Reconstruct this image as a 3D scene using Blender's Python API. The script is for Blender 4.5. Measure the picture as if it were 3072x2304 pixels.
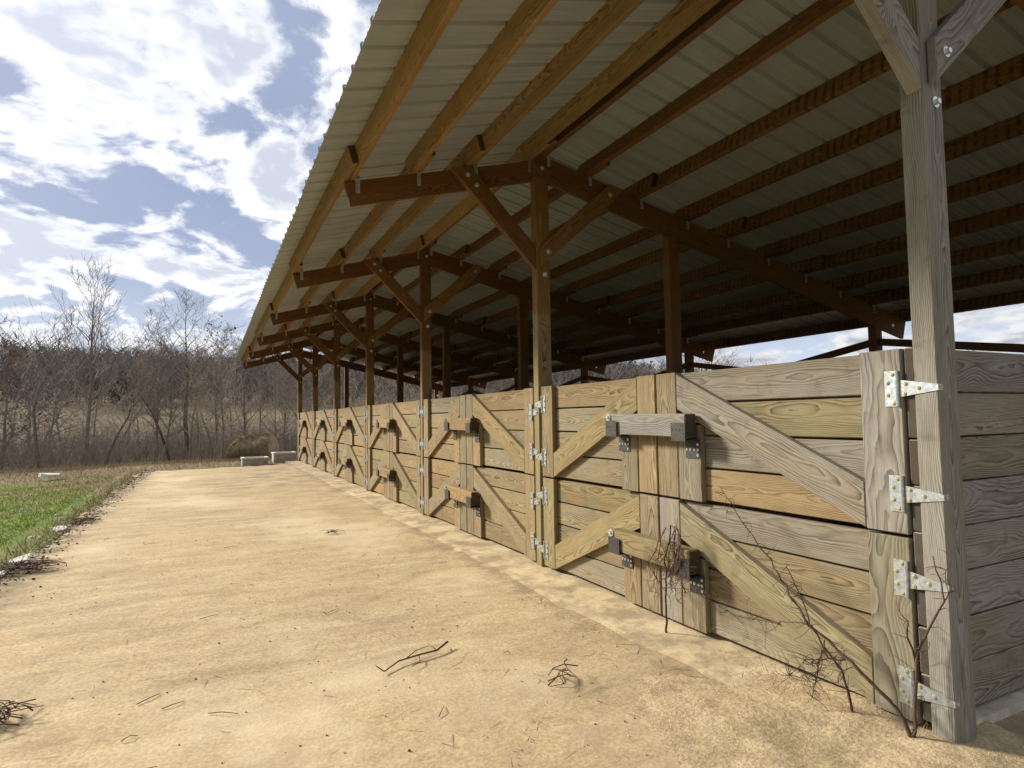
import bpy, math, random
import numpy as np
from mathutils import Vector, Matrix
R = math.radians
for o in list(bpy.data.objects): bpy.data.objects.remove(o)
scene = bpy.context.scene
COL = scene.collection

# ------------------------------------------------------------------ camera
cam_d = bpy.data.cameras.new('camera'); cam = bpy.data.objects.new('camera', cam_d); COL.objects.link(cam)
CAM = Vector((-2.6265, -1.4378, 1.3086))
_r = Vector((0.896407, -0.442959, -0.015572)); _u = Vector((-0.010354, -0.056050, 0.998374)); _f = Vector((0.443112, 0.894788, 0.054829))
M = Matrix.Identity(4)
for i in range(3):
    M[i][0] = _r[i]; M[i][1] = _u[i]; M[i][2] = -_f[i]; M[i][3] = CAM[i]
cam.matrix_world = M
cam_d.sensor_width = 36; cam_d.lens = 36 * 1830.75 / 3072
cam_d.clip_start = 0.05; cam_d.clip_end = 9000
scene.camera = cam
scene.render.resolution_x = 1024; scene.render.resolution_y = 768

# ------------------------------------------------------------------ sun and sky
SUN_AZ, SUN_EL = R(-40), R(27.5)          # azimuth measured from +Y towards +X
SV = Vector((math.sin(SUN_AZ) * math.cos(SUN_EL), math.cos(SUN_AZ) * math.cos(SUN_EL), math.sin(SUN_EL)))
sd = bpy.data.lights.new('sun', 'SUN'); sd.energy = 4.8; sd.angle = R(9.0); sd.color = (1.0, 0.93, 0.80)
sun = bpy.data.objects.new('sun', sd); COL.objects.link(sun)
sun.rotation_euler = SV.to_track_quat('Z', 'Y').to_euler(); sun.location = (-20, 20, 30)

world = bpy.data.worlds.new('World'); scene.world = world; world.use_nodes = True
scene.view_settings.view_transform = 'Standard'; scene.view_settings.look = 'None'
scene.view_settings.gamma = 1.0; scene.view_settings.use_curve_mapping = False
scene.view_settings.exposure = 0.62
scene.render.engine = 'CYCLES'
scene.cycles.max_bounces = 6; scene.cycles.diffuse_bounces = 3; scene.cycles.glossy_bounces = 2; scene.cycles.transmission_bounces = 2

class NT:
    """small helper to write node trees as expressions"""
    def __init__(s, tree): s.t = tree; s.n = tree.nodes; s.l = tree.links
    def _in(s, sock, v):
        if v is None: return
        if hasattr(v, 'is_output'): s.l.new(v, sock)
        elif isinstance(v, (tuple, list)) and len(v) == 3 and sock.type == 'RGBA': sock.default_value = (*v, 1)
        else: sock.default_value = v
    def math(s, op, a, b=None, c=None, clamp=False):
        n = s.n.new('ShaderNodeMath'); n.operation = op; n.use_clamp = clamp
        for i, v in enumerate((a, b, c)): s._in(n.inputs[i], v)
        return n.outputs[0]
    def add(s, a, b): return s.math('ADD', a, b)
    def mul(s, a, b): return s.math('MULTIPLY', a, b)
    def vmath(s, op, a, b=None):
        n = s.n.new('ShaderNodeVectorMath'); n.operation = op
        s._in(n.inputs[0], a)
        if b is not None: s._in(n.inputs[3] if op == 'SCALE' else n.inputs[1], b)
        return n.outputs['Value'] if op in ('DOT_PRODUCT', 'LENGTH', 'DISTANCE') else n.outputs[0]
    def xyz(s, x, y, z):
        n = s.n.new('ShaderNodeCombineXYZ')
        for i, v in enumerate((x, y, z)): s._in(n.inputs[i], v)
        return n.outputs[0]
    def sep(s, v):
        n = s.n.new('ShaderNodeSeparateXYZ'); s._in(n.inputs[0], v); return n.outputs
    def noise(s, vec, scale=1, detail=2, rough=.5, dist=0, col=False):
        n = s.n.new('ShaderNodeTexNoise'); s._in(n.inputs['Vector'], vec)
        n.inputs['Scale'].default_value = scale; n.inputs['Detail'].default_value = detail
        n.inputs['Roughness'].default_value = rough; n.inputs['Distortion'].default_value = dist
        return n.outputs['Color' if col else 'Fac']
    def voro(s, vec, scale=1, dims='3D', out='Distance', rnd=1.0):
        n = s.n.new('ShaderNodeTexVoronoi'); n.voronoi_dimensions = dims; s._in(n.inputs['Vector'], vec)
        n.inputs['Scale'].default_value = scale; n.inputs['Randomness'].default_value = rnd
        return n.outputs[out]
    def ramp(s, f, pts, interp='LINEAR'):
        n = s.n.new('ShaderNodeValToRGB'); cr = n.color_ramp; cr.interpolation = interp
        while len(cr.elements) < len(pts): cr.elements.new(0.5)
        for e, (p, c) in zip(cr.elements, pts):
            e.position = p; e.color = (*c, 1) if isinstance(c, (tuple, list)) else (c, c, c, 1)
        s._in(n.inputs[0], f); return n.outputs[0]
    def mix(s, f, a, b, blend='MIX'):
        n = s.n.new('ShaderNodeMix'); n.data_type = 'RGBA'; n.blend_type = blend
        s._in(n.inputs[0], f); s._in(n.inputs[6], a); s._in(n.inputs[7], b); return n.outputs[2]
    def step(s, v, lo, hi, a=0., b=1.):
        n = s.n.new('ShaderNodeMapRange'); n.interpolation_type = 'SMOOTHSTEP'
        s._in(n.inputs[0], v)
        for i, q in enumerate((lo, hi, a, b)): s._in(n.inputs[i + 1], q)
        return n.outputs[0]
    def coord(s, which='Object'): return s.n.new('ShaderNodeTexCoord').outputs[which]
    def rand(s): return s.n.new('ShaderNodeObjectInfo').outputs['Random']
    def n_obj(s):
        t = s.n.new('ShaderNodeVectorTransform'); t.vector_type = 'NORMAL'; t.convert_from = 'WORLD'; t.convert_to = 'OBJECT'
        s.l.new(s.n.new('ShaderNodeNewGeometry').outputs['True Normal'], t.inputs[0]); return t.outputs[0]
    def attr(s, name):
        n = s.n.new('ShaderNodeAttribute'); n.attribute_type = 'OBJECT'; n.attribute_name = name; return n.outputs['Fac']
    def bump(s, h, strength=.3, dist=.01):
        n = s.n.new('ShaderNodeBump'); n.inputs['Strength'].default_value = strength
        n.inputs['Distance'].default_value = dist; s._in(n.inputs['Height'], h); return n.outputs[0]

def build_world():
    g = NT(world.node_tree)
    bg = g.n['Background']; bg.inputs['Strength'].default_value = 0.1
    sky = g.n.new('ShaderNodeTexSky'); sky.sky_type = 'NISHITA'; sky.sun_disc = False
    sky.sun_elevation = SUN_EL; sky.sun_rotation = SUN_AZ; sky.altitude = 200; sky.air_density = 1.0; sky.dust_density = 1.5; sky.ozone_density = 2.0
    d = g.vmath('NORMALIZE', g.coord('Generated'))
    x, y, z = g.sep(d)
    zz = g.add(g.math('MAXIMUM', z, 0.0), 0.27)
    u = g.math('DIVIDE', x, zz); v = g.math('DIVIDE', y, zz)
    pv = g.xyz(g.mul(u, 1.25), g.mul(v, 1.25), 0.37)
    warp = g.vmath('SCALE', g.vmath('SUBTRACT', g.noise(pv, 1.6, 2, .5, col=True), (.5, .5, .5)), 0.30)
    pw = g.vmath('ADD', pv, warp)
    big = g.noise(pw, 2.6, 1, .5)
    fine = g.noise(pw, 7.0, 7, .57)
    den = g.add(g.mul(big, .62), g.mul(fine, .55))
    mask = g.step(den, .518, .628)
    thick = g.step(den, .54, .67)
    # shaded undersides: the same clouds sampled a little towards the sun
    pw2 = g.vmath('ADD', pw, (SV.x * .075, SV.y * .075, 0))
    f2 = g.add(g.mul(g.noise(pw2, 2.6, 1, .5), .62), g.mul(g.noise(pw2, 7.0, 3, .57), .55))
    sh = g.step(f2, .535, .675)
    sunny = g.math('MAXIMUM', g.vmath('DOT_PRODUCT', d, tuple(SV)), 0.0)
    lum = g.add(5.9, g.mul(g.math('POWER', sunny, 1.6), 3.7))      # clouds brighten towards the sun
    shade = g.mul(sh, thick)
    cloud = g.mix(1.0, g.mix(shade, (1.0, 1.0, 1.0), (.53, .565, .655)), g.xyz(lum, lum, lum), 'MULTIPLY')
    haze = g.step(z, 0.0, 0.26, .70, 0.0)
    blue = g.mix(0.80, sky.outputs[0], (1.50, 1.85, 3.15))
    veil = g.mul(g.noise(pv, 1.1, 3, .5), .38)
    blue = g.mix(g.mul(veil, 1.4), blue, (4.3, 4.7, 5.5))
    clear = g.mix(haze, blue, (5.6, 6.3, 7.2))
    colr = g.mix(g.mul(mask, .97), clear, cloud)
    below = g.step(z, -.06, -.01)
    colr = g.mix(below, (1.2, 1.1, 0.9), colr)
    g.l.new(colr, bg.inputs['Color'])
build_world()

# ------------------------------------------------------------------ materials
def new_mat(name):
    m = bpy.data.materials.new(name); m.use_nodes = True
    g = NT(m.node_tree); return m, g, g.n['Principled BSDF']

def wood_mat(name, stripes=False):
    """pine with growth rings cut from a log along local X; obj['weather'] runs 0 sheltered brown, .5 honey tan, 1 grey"""
    m, g, b = new_mat(name)
    rnd = g.rand(); w = g.attr('weather')
    off = g.xyz(g.mul(rnd, 71.3), g.mul(rnd, 17.1), g.mul(rnd, 39.7))
    P = g.coord('Object'); x, y, z = g.sep(P)
    r2 = g.math('FRACT', g.mul(rnd, 91.7)); r3 = g.math('FRACT', g.mul(rnd, 413.9))
    lx = g.vmath('ADD', g.xyz(g.mul(x, .78), g.mul(y, 2.0), g.mul(z, 2.0)), off)
    na = g.noise(lx, 1.0, 2.5, .5, col=True); ax, ay, az = g.sep(na)
    # knots: sparse cells in the plane of the board
    kv = g.vmath('ADD', g.xyz(g.mul(x, .62), y, z), off)
    kd = g.voro(kv, 2.3, '3D', 'Distance')
    kn = g.math('EXPONENT', g.mul(g.mul(kd, kd), -75.0))
    yy = g.add(g.add(y, g.mul(g.math('SUBTRACT', r2, .5), .11)), g.mul(g.math('SUBTRACT', ay, .5), .11))
    zz = g.add(g.add(z, g.add(.055, g.mul(r3, .09))), g.mul(g.math('SUBTRACT', az, .5), .145))
    rad = g.math('SQRT', g.add(g.mul(yy, yy), g.mul(zz, zz)))
    rad = g.add(rad, g.mul(kn, .026))
    rad = g.add(rad, g.mul(g.noise(g.vmath('ADD', g.xyz(g.mul(x, 5), g.mul(y, 16), g.mul(z, 16)), off), 1, 2, .5), .014))
    fine = g.noise(g.vmath('ADD', g.xyz(g.mul(x, 6), g.mul(y, 60), g.mul(z, 60)), off), 1, 2, .6)
    ph = g.math('FRACT', g.add(g.mul(rad, g.add(125.0, g.mul(r2, 95))), g.mul(fine, .25)))
    ring = g.mul(g.math('POWER', ph, 1.7), g.step(ph, .90, 1.0, 1.0, 0.0))
    ring = g.mul(ring, g.step(g.noise(g.vmath('ADD', g.xyz(g.mul(x, 2.1), g.mul(y, 17), g.mul(z, 17)), off), 1, 3, .6), .32, .66, .42, 1.12))
    fib = g.noise(g.vmath('ADD', g.xyz(g.mul(x, 9), g.mul(y, 210), g.mul(z, 210)), off), 1, 3, .65)
    blot = g.noise(g.vmath('ADD', g.xyz(g.mul(x, 1.6), g.mul(y, 7), g.mul(z, 7)), off), 1, 3, .6)
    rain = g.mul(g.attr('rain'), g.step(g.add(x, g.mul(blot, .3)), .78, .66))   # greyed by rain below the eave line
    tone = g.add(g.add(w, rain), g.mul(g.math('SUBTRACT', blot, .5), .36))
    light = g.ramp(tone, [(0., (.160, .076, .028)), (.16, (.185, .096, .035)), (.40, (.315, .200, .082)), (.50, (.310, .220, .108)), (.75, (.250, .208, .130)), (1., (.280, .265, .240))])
    dark = g.ramp(tone, [(0., (.062, .024, .008)), (.16, (.072, .032, .011)), (.40, (.115, .058, .019)), (.50, (.098, .051, .017)), (.75, (.074, .050, .022)), (1., (.098, .084, .069))])
    c = g.mix(g.math('MINIMUM', g.mul(ring, 1.12), 1.0), light, dark)
    # boards differ: some orange, some olive from the preservative
    tint = g.ramp(r3, [(0., (1.03, .96, .84)), (.3, (1.02, .97, .88)), (.55, (.92, 1.02, .84)), (.8, (1.0, .98, .95)), (1., (1.05, .94, .82))])
    c = g.mix(g.step(w, .6, 1.05, .7, .15), c, tint, 'MULTIPLY')
    val = g.add(.84, g.mul(r2, .28)); c = g.mix(1.0, c, g.xyz(val, val, val), 'MULTIPLY')
    fv = g.step(fib, .25, .7, .78, 1.1); c = g.mix(1.0, c, g.xyz(fv, fv, fv), 'MULTIPLY')
    orange = g.step(g.noise(g.vmath('ADD', g.xyz(g.mul(x, 2.2), g.mul(y, 12), g.mul(z, 12)), off), 1, 2, .5), .56, .72)
    c = g.mix(g.mul(g.mul(orange, g.step(w, .25, .45)), g.step(w, .95, .6, 0., .24)), c, (.33, .165, .060))
    knot = g.step(kd, .022, .055, 1.0, 0.0); c = g.mix(g.mul(knot, .85), c, g.mix(g.step(w, .2, .4), (.035, .014, .006), (.13, .058, .020)))
    stain = g.step(g.noise(g.vmath('ADD', g.xyz(g.mul(x, 14), g.mul(y, 26), g.mul(z, 26)), off), 1, 4, .7), .66, .80); c = g.mix(g.mul(stain, .35), c, (.09, .06, .035))
    chk = g.step(g.noise(g.vmath('ADD', g.xyz(g.mul(x, 2.6), g.mul(y, 95), g.mul(z, 95)), off), 1, 1, .5), .70, .76); c = g.mix(g.mul(chk, .6), c, (.05, .034, .02))
    drip = g.step(g.noise(g.vmath('ADD', g.xyz(g.mul(x, 5.5), g.mul(y, 3.5), g.mul(z, 3.5)), off), 1, 4, .7), .58, .72); c = g.mix(g.mul(g.mul(drip, g.step(w, .3, .5)), .38), c, (.075, .055, .033))
    # end grain drinks in dirt and reads darker
    nx_ = g.math('ABSOLUTE', g.sep(g.vmath('NORMALIZE', g.n_obj()))[0]); c = g.mix(g.mul(g.step(nx_, .9, .97), .84), c, (.032, .023, .012))
    if stripes:   # dark marks left across the boards where they were stacked on laths
        s = g.math('SINE', g.add(g.mul(x, 92.0), g.mul(g.noise(g.vmath('ADD', g.xyz(g.mul(x, 3), g.mul(y, 3), g.mul(z, 9)), off), 1, 2, .6), 9)))
        s = g.mul(g.step(s, .0, .75), g.step(g.noise(g.vmath('ADD', g.xyz(g.mul(x, 8), g.mul(y, 25), 0.), off), 1, 3, .6), .36, .58))
        c = g.mix(g.mul(s, .78), c, (.030, .014, .007))
    g.l.new(c, b.inputs['Base Color']); b.inputs['Roughness'].default_value = .78
    b.inputs['Specular IOR Level'].default_value = .25
    g.l.new(g.bump(g.add(g.mul(ring, -.6), g.add(g.mul(fib, .8), g.mul(knot, -.5))), .35, .003), b.inputs['Normal'])
    return m

def simple_mat(name, col, rough=.8, metal=0., noise_amt=.25, nscale=12, bump=.2, spec=.3, bdist=.01, stretch=(1, 1, 1)):
    m, g, b = new_mat(name)
    P = g.vmath('MULTIPLY', g.coord('Object'), stretch)
    P = g.vmath('ADD', P, g.xyz(g.mul(g.rand(), 31.), 0., 0.))
    n = g.noise(P, nscale, 5, .6)
    v = g.step(n, .25, .75, 1 - noise_amt, 1 + noise_amt)
    g.l.new(g.mix(1., col, g.xyz(v, v, v), 'MULTIPLY'), b.inputs['Base Color'])
    b.inputs['Roughness'].default_value = rough; b.inputs['Metallic'].default_value = metal
    b.inputs['Specular IOR Level'].default_value = spec
    if bump: g.l.new(g.bump(n, bump, bdist), b.inputs['Normal'])
    return m

def apron_mat(name='apron_concrete', pale=False):
    m, g, b = new_mat(name)
    P = g.coord('Object'); x, y, z = g.sep(P)
    big = g.noise(P, .55, 4, .6); mid = g.noise(g.xyz(g.mul(x, 1.4), g.mul(y, 4.2), 0.), 1.0, 5, .65, .6)
    grit = g.noise(P, 55, 3, .7); sand = g.noise(P, 210, 2, .7)
    c = g.ramp(mid, [(.28, (.32, .245, .148)), (.5, (.46, .355, .208)), (.72, (.57, .455, .28))])
    c = g.mix(g.step(big, .35, .7, 0., .55), c, (.53, .385, .205))
    grey = g.step(g.noise(g.xyz(g.mul(x, 2.2), g.mul(y, 6.5), 3.), 1, 4, .7), .52, .72); c = g.mix(g.mul(grey, .60), c, (.31, .26, .175))
    v = g.add(g.add(g.step(grit, .28, .72, .74, 1.18), g.mul(g.math('SUBTRACT', g.noise(P, 19, 4, .65), .5), .5)), g.mul(g.math('SUBTRACT', sand, .5), .34)); c = g.mix(1., c, g.xyz(v, v, v), 'MULTIPLY')
    speck = g.step(g.voro(P, 16, '3D', 'Distance'), .05, .10, 1., 0.)
    sp2 = g.step(g.noise(P, 3, 2, .5), .52, .62)
    c = g.mix(g.mul(g.mul(speck, sp2), .7), c, (.10, .075, .05))
    # soil washed over the slab round the near corner
    dirt = g.mul(g.step(y, 2.6, .4), g.step(x, -2.6, -1.0)); dn = g.noise(P, 5.5, 6, .7)
    c = g.mix(g.mul(dirt, g.step(dn, .40, .66, .15, .75)), c, g.mix(dn, (.20, .14, .085), (.40, .31, .20)))
    if pale: c = g.mix(g.step(g.noise(P, 2.2, 5, .65), .3, .7, .15, .75), c, (.66, .55, .36))
    bleach = g.step(g.noise(g.xyz(g.mul(x, .5), g.mul(y, .38), 7.), 1, 4, .62), .50, .66); c = g.mix(g.mul(bleach, .55), c, (.67, .555, .37))
    brown = g.step(g.noise(g.xyz(g.mul(x, .9), g.mul(y, .7), 2.), 1, 5, .66), .55, .70); c = g.mix(g.mul(brown, .55), c, (.31, .215, .115))
    line = g.mul(g.mul(g.step(x, -.60, -.40), g.step(g.noise(P, 3.5, 5, .7), .42, .6)), .55); c = g.mix(line, c, (.20, .155, .10))
    edge = g.mul(g.step(x, -3.75, -4.2), g.step(g.noise(P, 2.4, 5, .7), .40, .56)); c = g.mix(g.mul(edge, .8), c, (.10, .078, .055))
    # damp silt in front of the far doors
    silt = g.mul(g.mul(g.step(y, 10.5, 13.), g.step(x, -2.9, -1.2)), g.step(g.noise(P, 1.6, 4, .6), .45, .62)); c = g.mix(g.mul(silt, .7), c, (.25, .215, .18))
    g.l.new(c, b.inputs['Base Color']); b.inputs['Roughness'].default_value = .93; b.inputs['Specular IOR Level'].default_value = .15
    g.l.new(g.bump(g.add(g.mul(grit, .6), g.add(g.mul(sand, .35), mid)), .45, .012), b.inputs['Normal'])
    return m

def ground_mat():
    m, g, b = new_mat('ground_soil')
    P = g.coord('Object'); x, y, z = g.sep(P)
    n = g.noise(P, .35, 6, .6); f = g.noise(P, 7, 6, .7); q = g.noise(P, .03, 4, .6)
    c = g.ramp(f, [(.3, (.115, .08, .048)), (.55, (.24, .18, .10)), (.75, (.33, .26, .15))])
    green = g.mul(g.step(n, .40, .58), g.mul(g.step(y, 19.5, 15.), g.step(x, -3., -5.)))
    c = g.mix(g.mul(green, .9), c, g.mix(f, (.07, .12, .014), (.15, .23, .03)))
    far = g.step(y, 45., 60.)
    c = g.mix(far, c, g.ramp(g.add(g.mul(q, .6), g.mul(f, .4)), [(.35, (.115, .090, .058)), (.6, (.235, .18, .105))]))
    g.l.new(c, b.inputs['Base Color']); b.inputs['Roughness'].default_value = .95; b.inputs['Specular IOR Level'].default_value = .1
    g.l.new(g.bump(g.add(f, n), .6, .05), b.inputs['Normal'])
    return m

def sheet_mat():
    m, g, b = new_mat('roof_metal')
    P = g.coord('Object'); x, y, z = g.sep(P)
    off = g.xyz(0., g.mul(g.rand(), 23.), 0.)
    n = g.noise(g.vmath('ADD', g.xyz(g.mul(x, 1.2), g.mul(y, 9), 0.), off), 1, 4, .6)
    c = g.ramp(n, [(.3, (.285, .312, .325)), (.6, (.34, .372, .388)), (.8, (.37, .408, .425))])
    pv = g.add(.90, g.mul(g.rand(), .16)); c = g.mix(1., c, g.xyz(pv, pv, pv), 'MULTIPLY')
    c = g.mix(g.mul(g.step(g.noise(g.vmath('ADD', P, off), 2.0, 4, .7), .56, .74), .35), c, (.24, .22, .17))
    g.l.new(c, b.inputs['Base Color']); b.inputs['Roughness'].default_value = .30; b.inputs['Specular IOR Level'].default_value = .6
    return m

def foliage_mat(name, c1, c2, rough=.8, trans=0.):
    m, g, b = new_mat(name)
    n = g.noise(g.coord('Object'), 1.3, 4, .6); n2 = g.noise(g.coord('Object'), 17, 2, .6)
    g.l.new(g.mix(g.step(g.add(g.mul(n, .6), g.mul(n2, .4)), .3, .7), c1, c2), b.inputs['Base Color'])
    b.inputs['Roughness'].default_value = rough; b.inputs['Specular IOR Level'].default_value = .2
    return m

WOOD = wood_mat('pine_wood'); WOODS = wood_mat('pine_wood_lath_marked', True)
GALV = simple_mat('galvanised_steel', (.44, .48, .50), .40, .75, .30, 60, .05)
BOLT = simple_mat('zinc_bolt', (.74, .75, .74), .28, .85, .08, 60, 0)
SCREW = simple_mat('brass_coloured_screw', (.50, .44, .26), .42, .6, .1, 80, 0)
BLACK = simple_mat('black_bracket_steel', (.050, .046, .042), .55, .2, .3, 40, .1)
HOLE = simple_mat('punched_hole', (.008, .007, .006), .9, 0, .05, 10, 0)
SHEET = sheet_mat(); APRON = apron_mat(); FOOT = apron_mat('footing_concrete', True); GROUND = ground_mat()
FOOTW = simple_mat('wall_footing_concrete', (.46, .41, .32), .92, 0, .3, 9, .5)
BARK = simple_mat('grey_bark', (.215, .185, .158), .92, 0, .35, 14, .5, .1, .02, (1, 1, .25))
BARKD = simple_mat('dark_bark', (.14, .115, .098), .92, 0, .35, 14, .5, .1, .02, (1, 1, .25))
TWIG = foliage_mat('twig_grey_brown', (.162, .138, .126), (.285, .24, .212))
TWIGP = foliage_mat('twig_pale_brown', (.25, .21, .165), (.40, .335, .26))
OAKLEAF = foliage_mat('dead_oak_leaf', (.17, .105, .080), (.28, .18, .13))
CEDAR = foliage_mat('cedar_green', (.022, .038, .020), (.060, .085, .040))
WOODLAND = foliage_mat('far_woodland', (.108, .094, .088), (.195, .168, .152))
GRASS = foliage_mat('green_grass', (.16, .225, .02), (.37, .43, .055))
STRAW = foliage_mat('dry_straw_grass', (.21, .155, .085), (.40, .31, .18))
VINE = foliage_mat('dead_vine', (.045, .026, .020), (.12, .072, .052))
CANE = foliage_mat('dead_cane', (.10, .066, .050), (.24, .17, .12))
PALE = simple_mat('pale_chalky_concrete', (.58, .56, .51), .85, 0, .12, 9, .3)
GREYC = simple_mat('grey_trough_concrete', (.38, .36, .33), .9, 0, .25, 6, .4)
PEBBLE = simple_mat('pebble', (.13, .11, .09), .9, 0, .4, 20, .3)

# ------------------------------------------------------------------ object helpers
WM = {}
def wmat(o): return WM.get(o.name, Matrix.Identity(4))
def link(o, parent, m):
    COL.objects.link(o)
    if parent is not None:
        o.parent = parent; o.matrix_basis = wmat(parent).inverted() @ m
    else: o.matrix_basis = m
    WM[o.name] = m
    return o
def empty(name, loc, label=None, cat=None, group=None):
    o = bpy.data.objects.new(name, None); o.empty_display_size = .1
    link(o, None, Matrix.Translation(Vector(loc))); tag(o, label, cat, group); return o
def tag(o, label=None, cat=None, group=None, kind=None):
    if label: o['label'] = label
    if cat: o['category'] = cat
    if group: o['group'] = group
    if kind: o['kind'] = kind
    return o
def mesh(name, v, f, mat=None, smooth=False):
    me = bpy.data.meshes.new(name); me.from_pydata([tuple(p) for p in v], [], f); me.update()
    if mat: me.materials.append(mat)
    if smooth: me.polygons.foreach_set('use_smooth', [True] * len(me.polygons))
    return me
def soup(name, tris, mat):
    """tris: (n,3,3) array -> mesh"""
    tris = np.asarray(tris, dtype=np.float32); n = len(tris)
    me = bpy.data.meshes.new(name); me.vertices.add(3 * n); me.loops.add(3 * n); me.polygons.add(n)
    me.vertices.foreach_set('co', tris.reshape(-1)); me.loops.foreach_set('vertex_index', np.arange(3 * n, dtype=np.int32))
    me.polygons.foreach_set('loop_start', np.arange(0, 3 * n, 3, dtype=np.int32))
    me.update(calc_edges=True); me.validate(); me.materials.append(mat); return me
def obj(name, me, parent=None, m=None):
    return link(bpy.data.objects.new(name, me), parent, m if m is not None else Matrix.Identity(4))
def frame(c, X, Y):
    X = Vector(X).normalized(); Z = X.cross(Vector(Y)).normalized(); Y = Z.cross(X)
    m = Matrix.Identity(4)
    for i in range(3): m[i][0] = X[i]; m[i][1] = Y[i]; m[i][2] = Z[i]; m[i][3] = c[i]
    return m

BOXC = {}
def box_data(L, W, T, mat, ch=.004):
    key = (round(L, 3), round(W, 3), round(T, 3), mat.name, ch)
    if key in BOXC: return BOXC[key]
    h = (key[0] / 2, key[1] / 2, key[2] / 2); ch = min(ch, min(h) * .4)
    v = []; idx = {}
    for sx in (-1, 1):
        for sy in (-1, 1):
            for sz in (-1, 1):
                s = (sx, sy, sz)
                for a in range(3):
                    idx[(s, a)] = len(v); v.append(tuple(s[i] * (h[i] - (0 if i == a else ch)) for i in range(3)))
    f = []
    for a in range(3):
        b, c = (a + 1) % 3, (a + 2) % 3
        for s in (-1, 1):
            q = []
            for sb, sc in ((-1, -1), (1, -1), (1, 1), (-1, 1)):
                t = [0, 0, 0]; t[a] = s; t[b] = sb; t[c] = sc; q.append(idx[(tuple(t), a)])
            f.append(q if s > 0 else q[::-1])
        for sb in (-1, 1):
            for sc in (-1, 1):
                t0 = [0, 0, 0]; t0[b] = sb; t0[c] = sc; t1 = t0[:]; t0[a] = -1; t1[a] = 1
                q = [idx[(tuple(t0), b)], idx[(tuple(t1), b)], idx[(tuple(t1), c)], idx[(tuple(t0), c)]]
                f.append(q if sb * sc > 0 else q[::-1])
    for sx in (-1, 1):
        for sy in (-1, 1):
            for sz in (-1, 1):
                q = [idx[((sx, sy, sz), a)] for a in range(3)]
                f.append(q if sx * sy * sz > 0 else q[::-1])
    BOXC[key] = mesh('board', v, f, mat); return BOXC[key]
rg = random.Random(7)
def board(name, parent, c, X, Y, L, W, T, weather=.5, mat=None, ch=.004, jit=0.):
    m = frame(c, X, Y)
    if jit: m = m @ Matrix.Rotation(rg.uniform(-jit, jit), 4, 'Z') @ Matrix.Rotation(rg.uniform(-jit, jit) * .6, 4, 'X')
    o = obj(name, box_data(L, W, T, mat or WOOD, ch), parent, m)
    o['weather'] = float(weather); return o
def poly_board(name, parent, pts, nrm, T, X, weather=.5, mat=None, ch=.004):
    """flat timber with any convex outline: pts on its front face, thickness T behind it"""
    pts = [Vector(p) for p in pts]; c = sum(pts, Vector()) / len(pts); n = Vector(nrm).normalized()
    X = Vector(X).normalized(); m = frame(c - n * T / 2, X, n.cross(X)); inv = m.inverted()
    sm = [p + (c - p).normalized() * ch for p in pts]
    ring = [[inv @ p for p in sm], [inv @ (p - n * ch) for p in pts], [inv @ (p - n * (T - ch)) for p in pts], [inv @ (p - n * T) for p in sm]]
    k = len(pts); v = [p for r in ring for p in r]; f = [list(range(k)), list(range(3 * k, 4 * k))[::-1]]
    for a in range(3):
        for i in range(k):
            j = (i + 1) % k; f.append([a * k + i, a * k + k + i, a * k + k + j, a * k + j])
    a_, b_, c_ = ring[0][0], ring[0][1], ring[0][2]
    if ((b_ - a_).cross(c_ - b_)).dot(inv.to_3x3() @ n) < 0: f = [q[::-1] for q in f]
    o = obj(name, mesh(name, v, f, mat or WOOD), parent, m); o['weather'] = float(weather); return o

class MB:
    def __init__(s): s.v = []; s.f = []
    def box(s, lo, hi):
        n = len(s.v); x0, y0, z0 = lo; x1, y1, z1 = hi
        s.v += [(x0, y0, z0), (x1, y0, z0), (x1, y1, z0), (x0, y1, z0), (x0, y0, z1), (x1, y0, z1), (x1, y1, z1), (x0, y1, z1)]
        s.f += [[n + i for i in q] for q in ((0, 3, 2, 1), (4, 5, 6, 7), (0, 1, 5, 4), (1, 2, 6, 5), (2, 3, 7, 6), (3, 0, 4, 7))]
    def prism(s, pts, n, T):
        pts = [Vector(p) for p in pts]; n = Vector(n); k = len(pts); b = len(s.v)
        s.v += [tuple(p) for p in pts] + [tuple(p - n * T) for p in pts]
        s.f += [list(range(b, b + k)), list(range(b + k, b + 2 * k))[::-1]] + [[b + i, b + k + i, b + k + (i + 1) % k, b + (i + 1) % k] for i in range(k)]
    def tube(s, pts, rad, n=6, caps=True):
        pts = [Vector(p) for p in pts]; b = len(s.v)
        for i, p in enumerate(pts):
            d = (pts[min(i + 1, len(pts) - 1)] - pts[max(i - 1, 0)])
            d = d.normalized() if d.length > 1e-9 else Vector((0, 0, 1))
            a = d.orthogonal().normalized(); c = d.cross(a); r = rad[i] if isinstance(rad, (list, tuple)) else rad
            s.v += [tuple(p + (a * math.cos(t) + c * math.sin(t)) * r) for t in [2 * math.pi * k / n for k in range(n)]]
        for i in range(len(pts) - 1):
            for k in range(n):
                j = (k + 1) % n; s.f.append([b + i * n + k, b + i * n + j, b + (i + 1) * n + j, b + (i + 1) * n + k])
        if caps: s.f.append(list(range(b, b + n))[::-1]); s.f.append(list(range(b + (len(pts) - 1) * n, b + len(pts) * n)))
    def mesh(s, name, mat, smooth=False): return mesh(name, s.v, s.f, mat, smooth)

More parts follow.
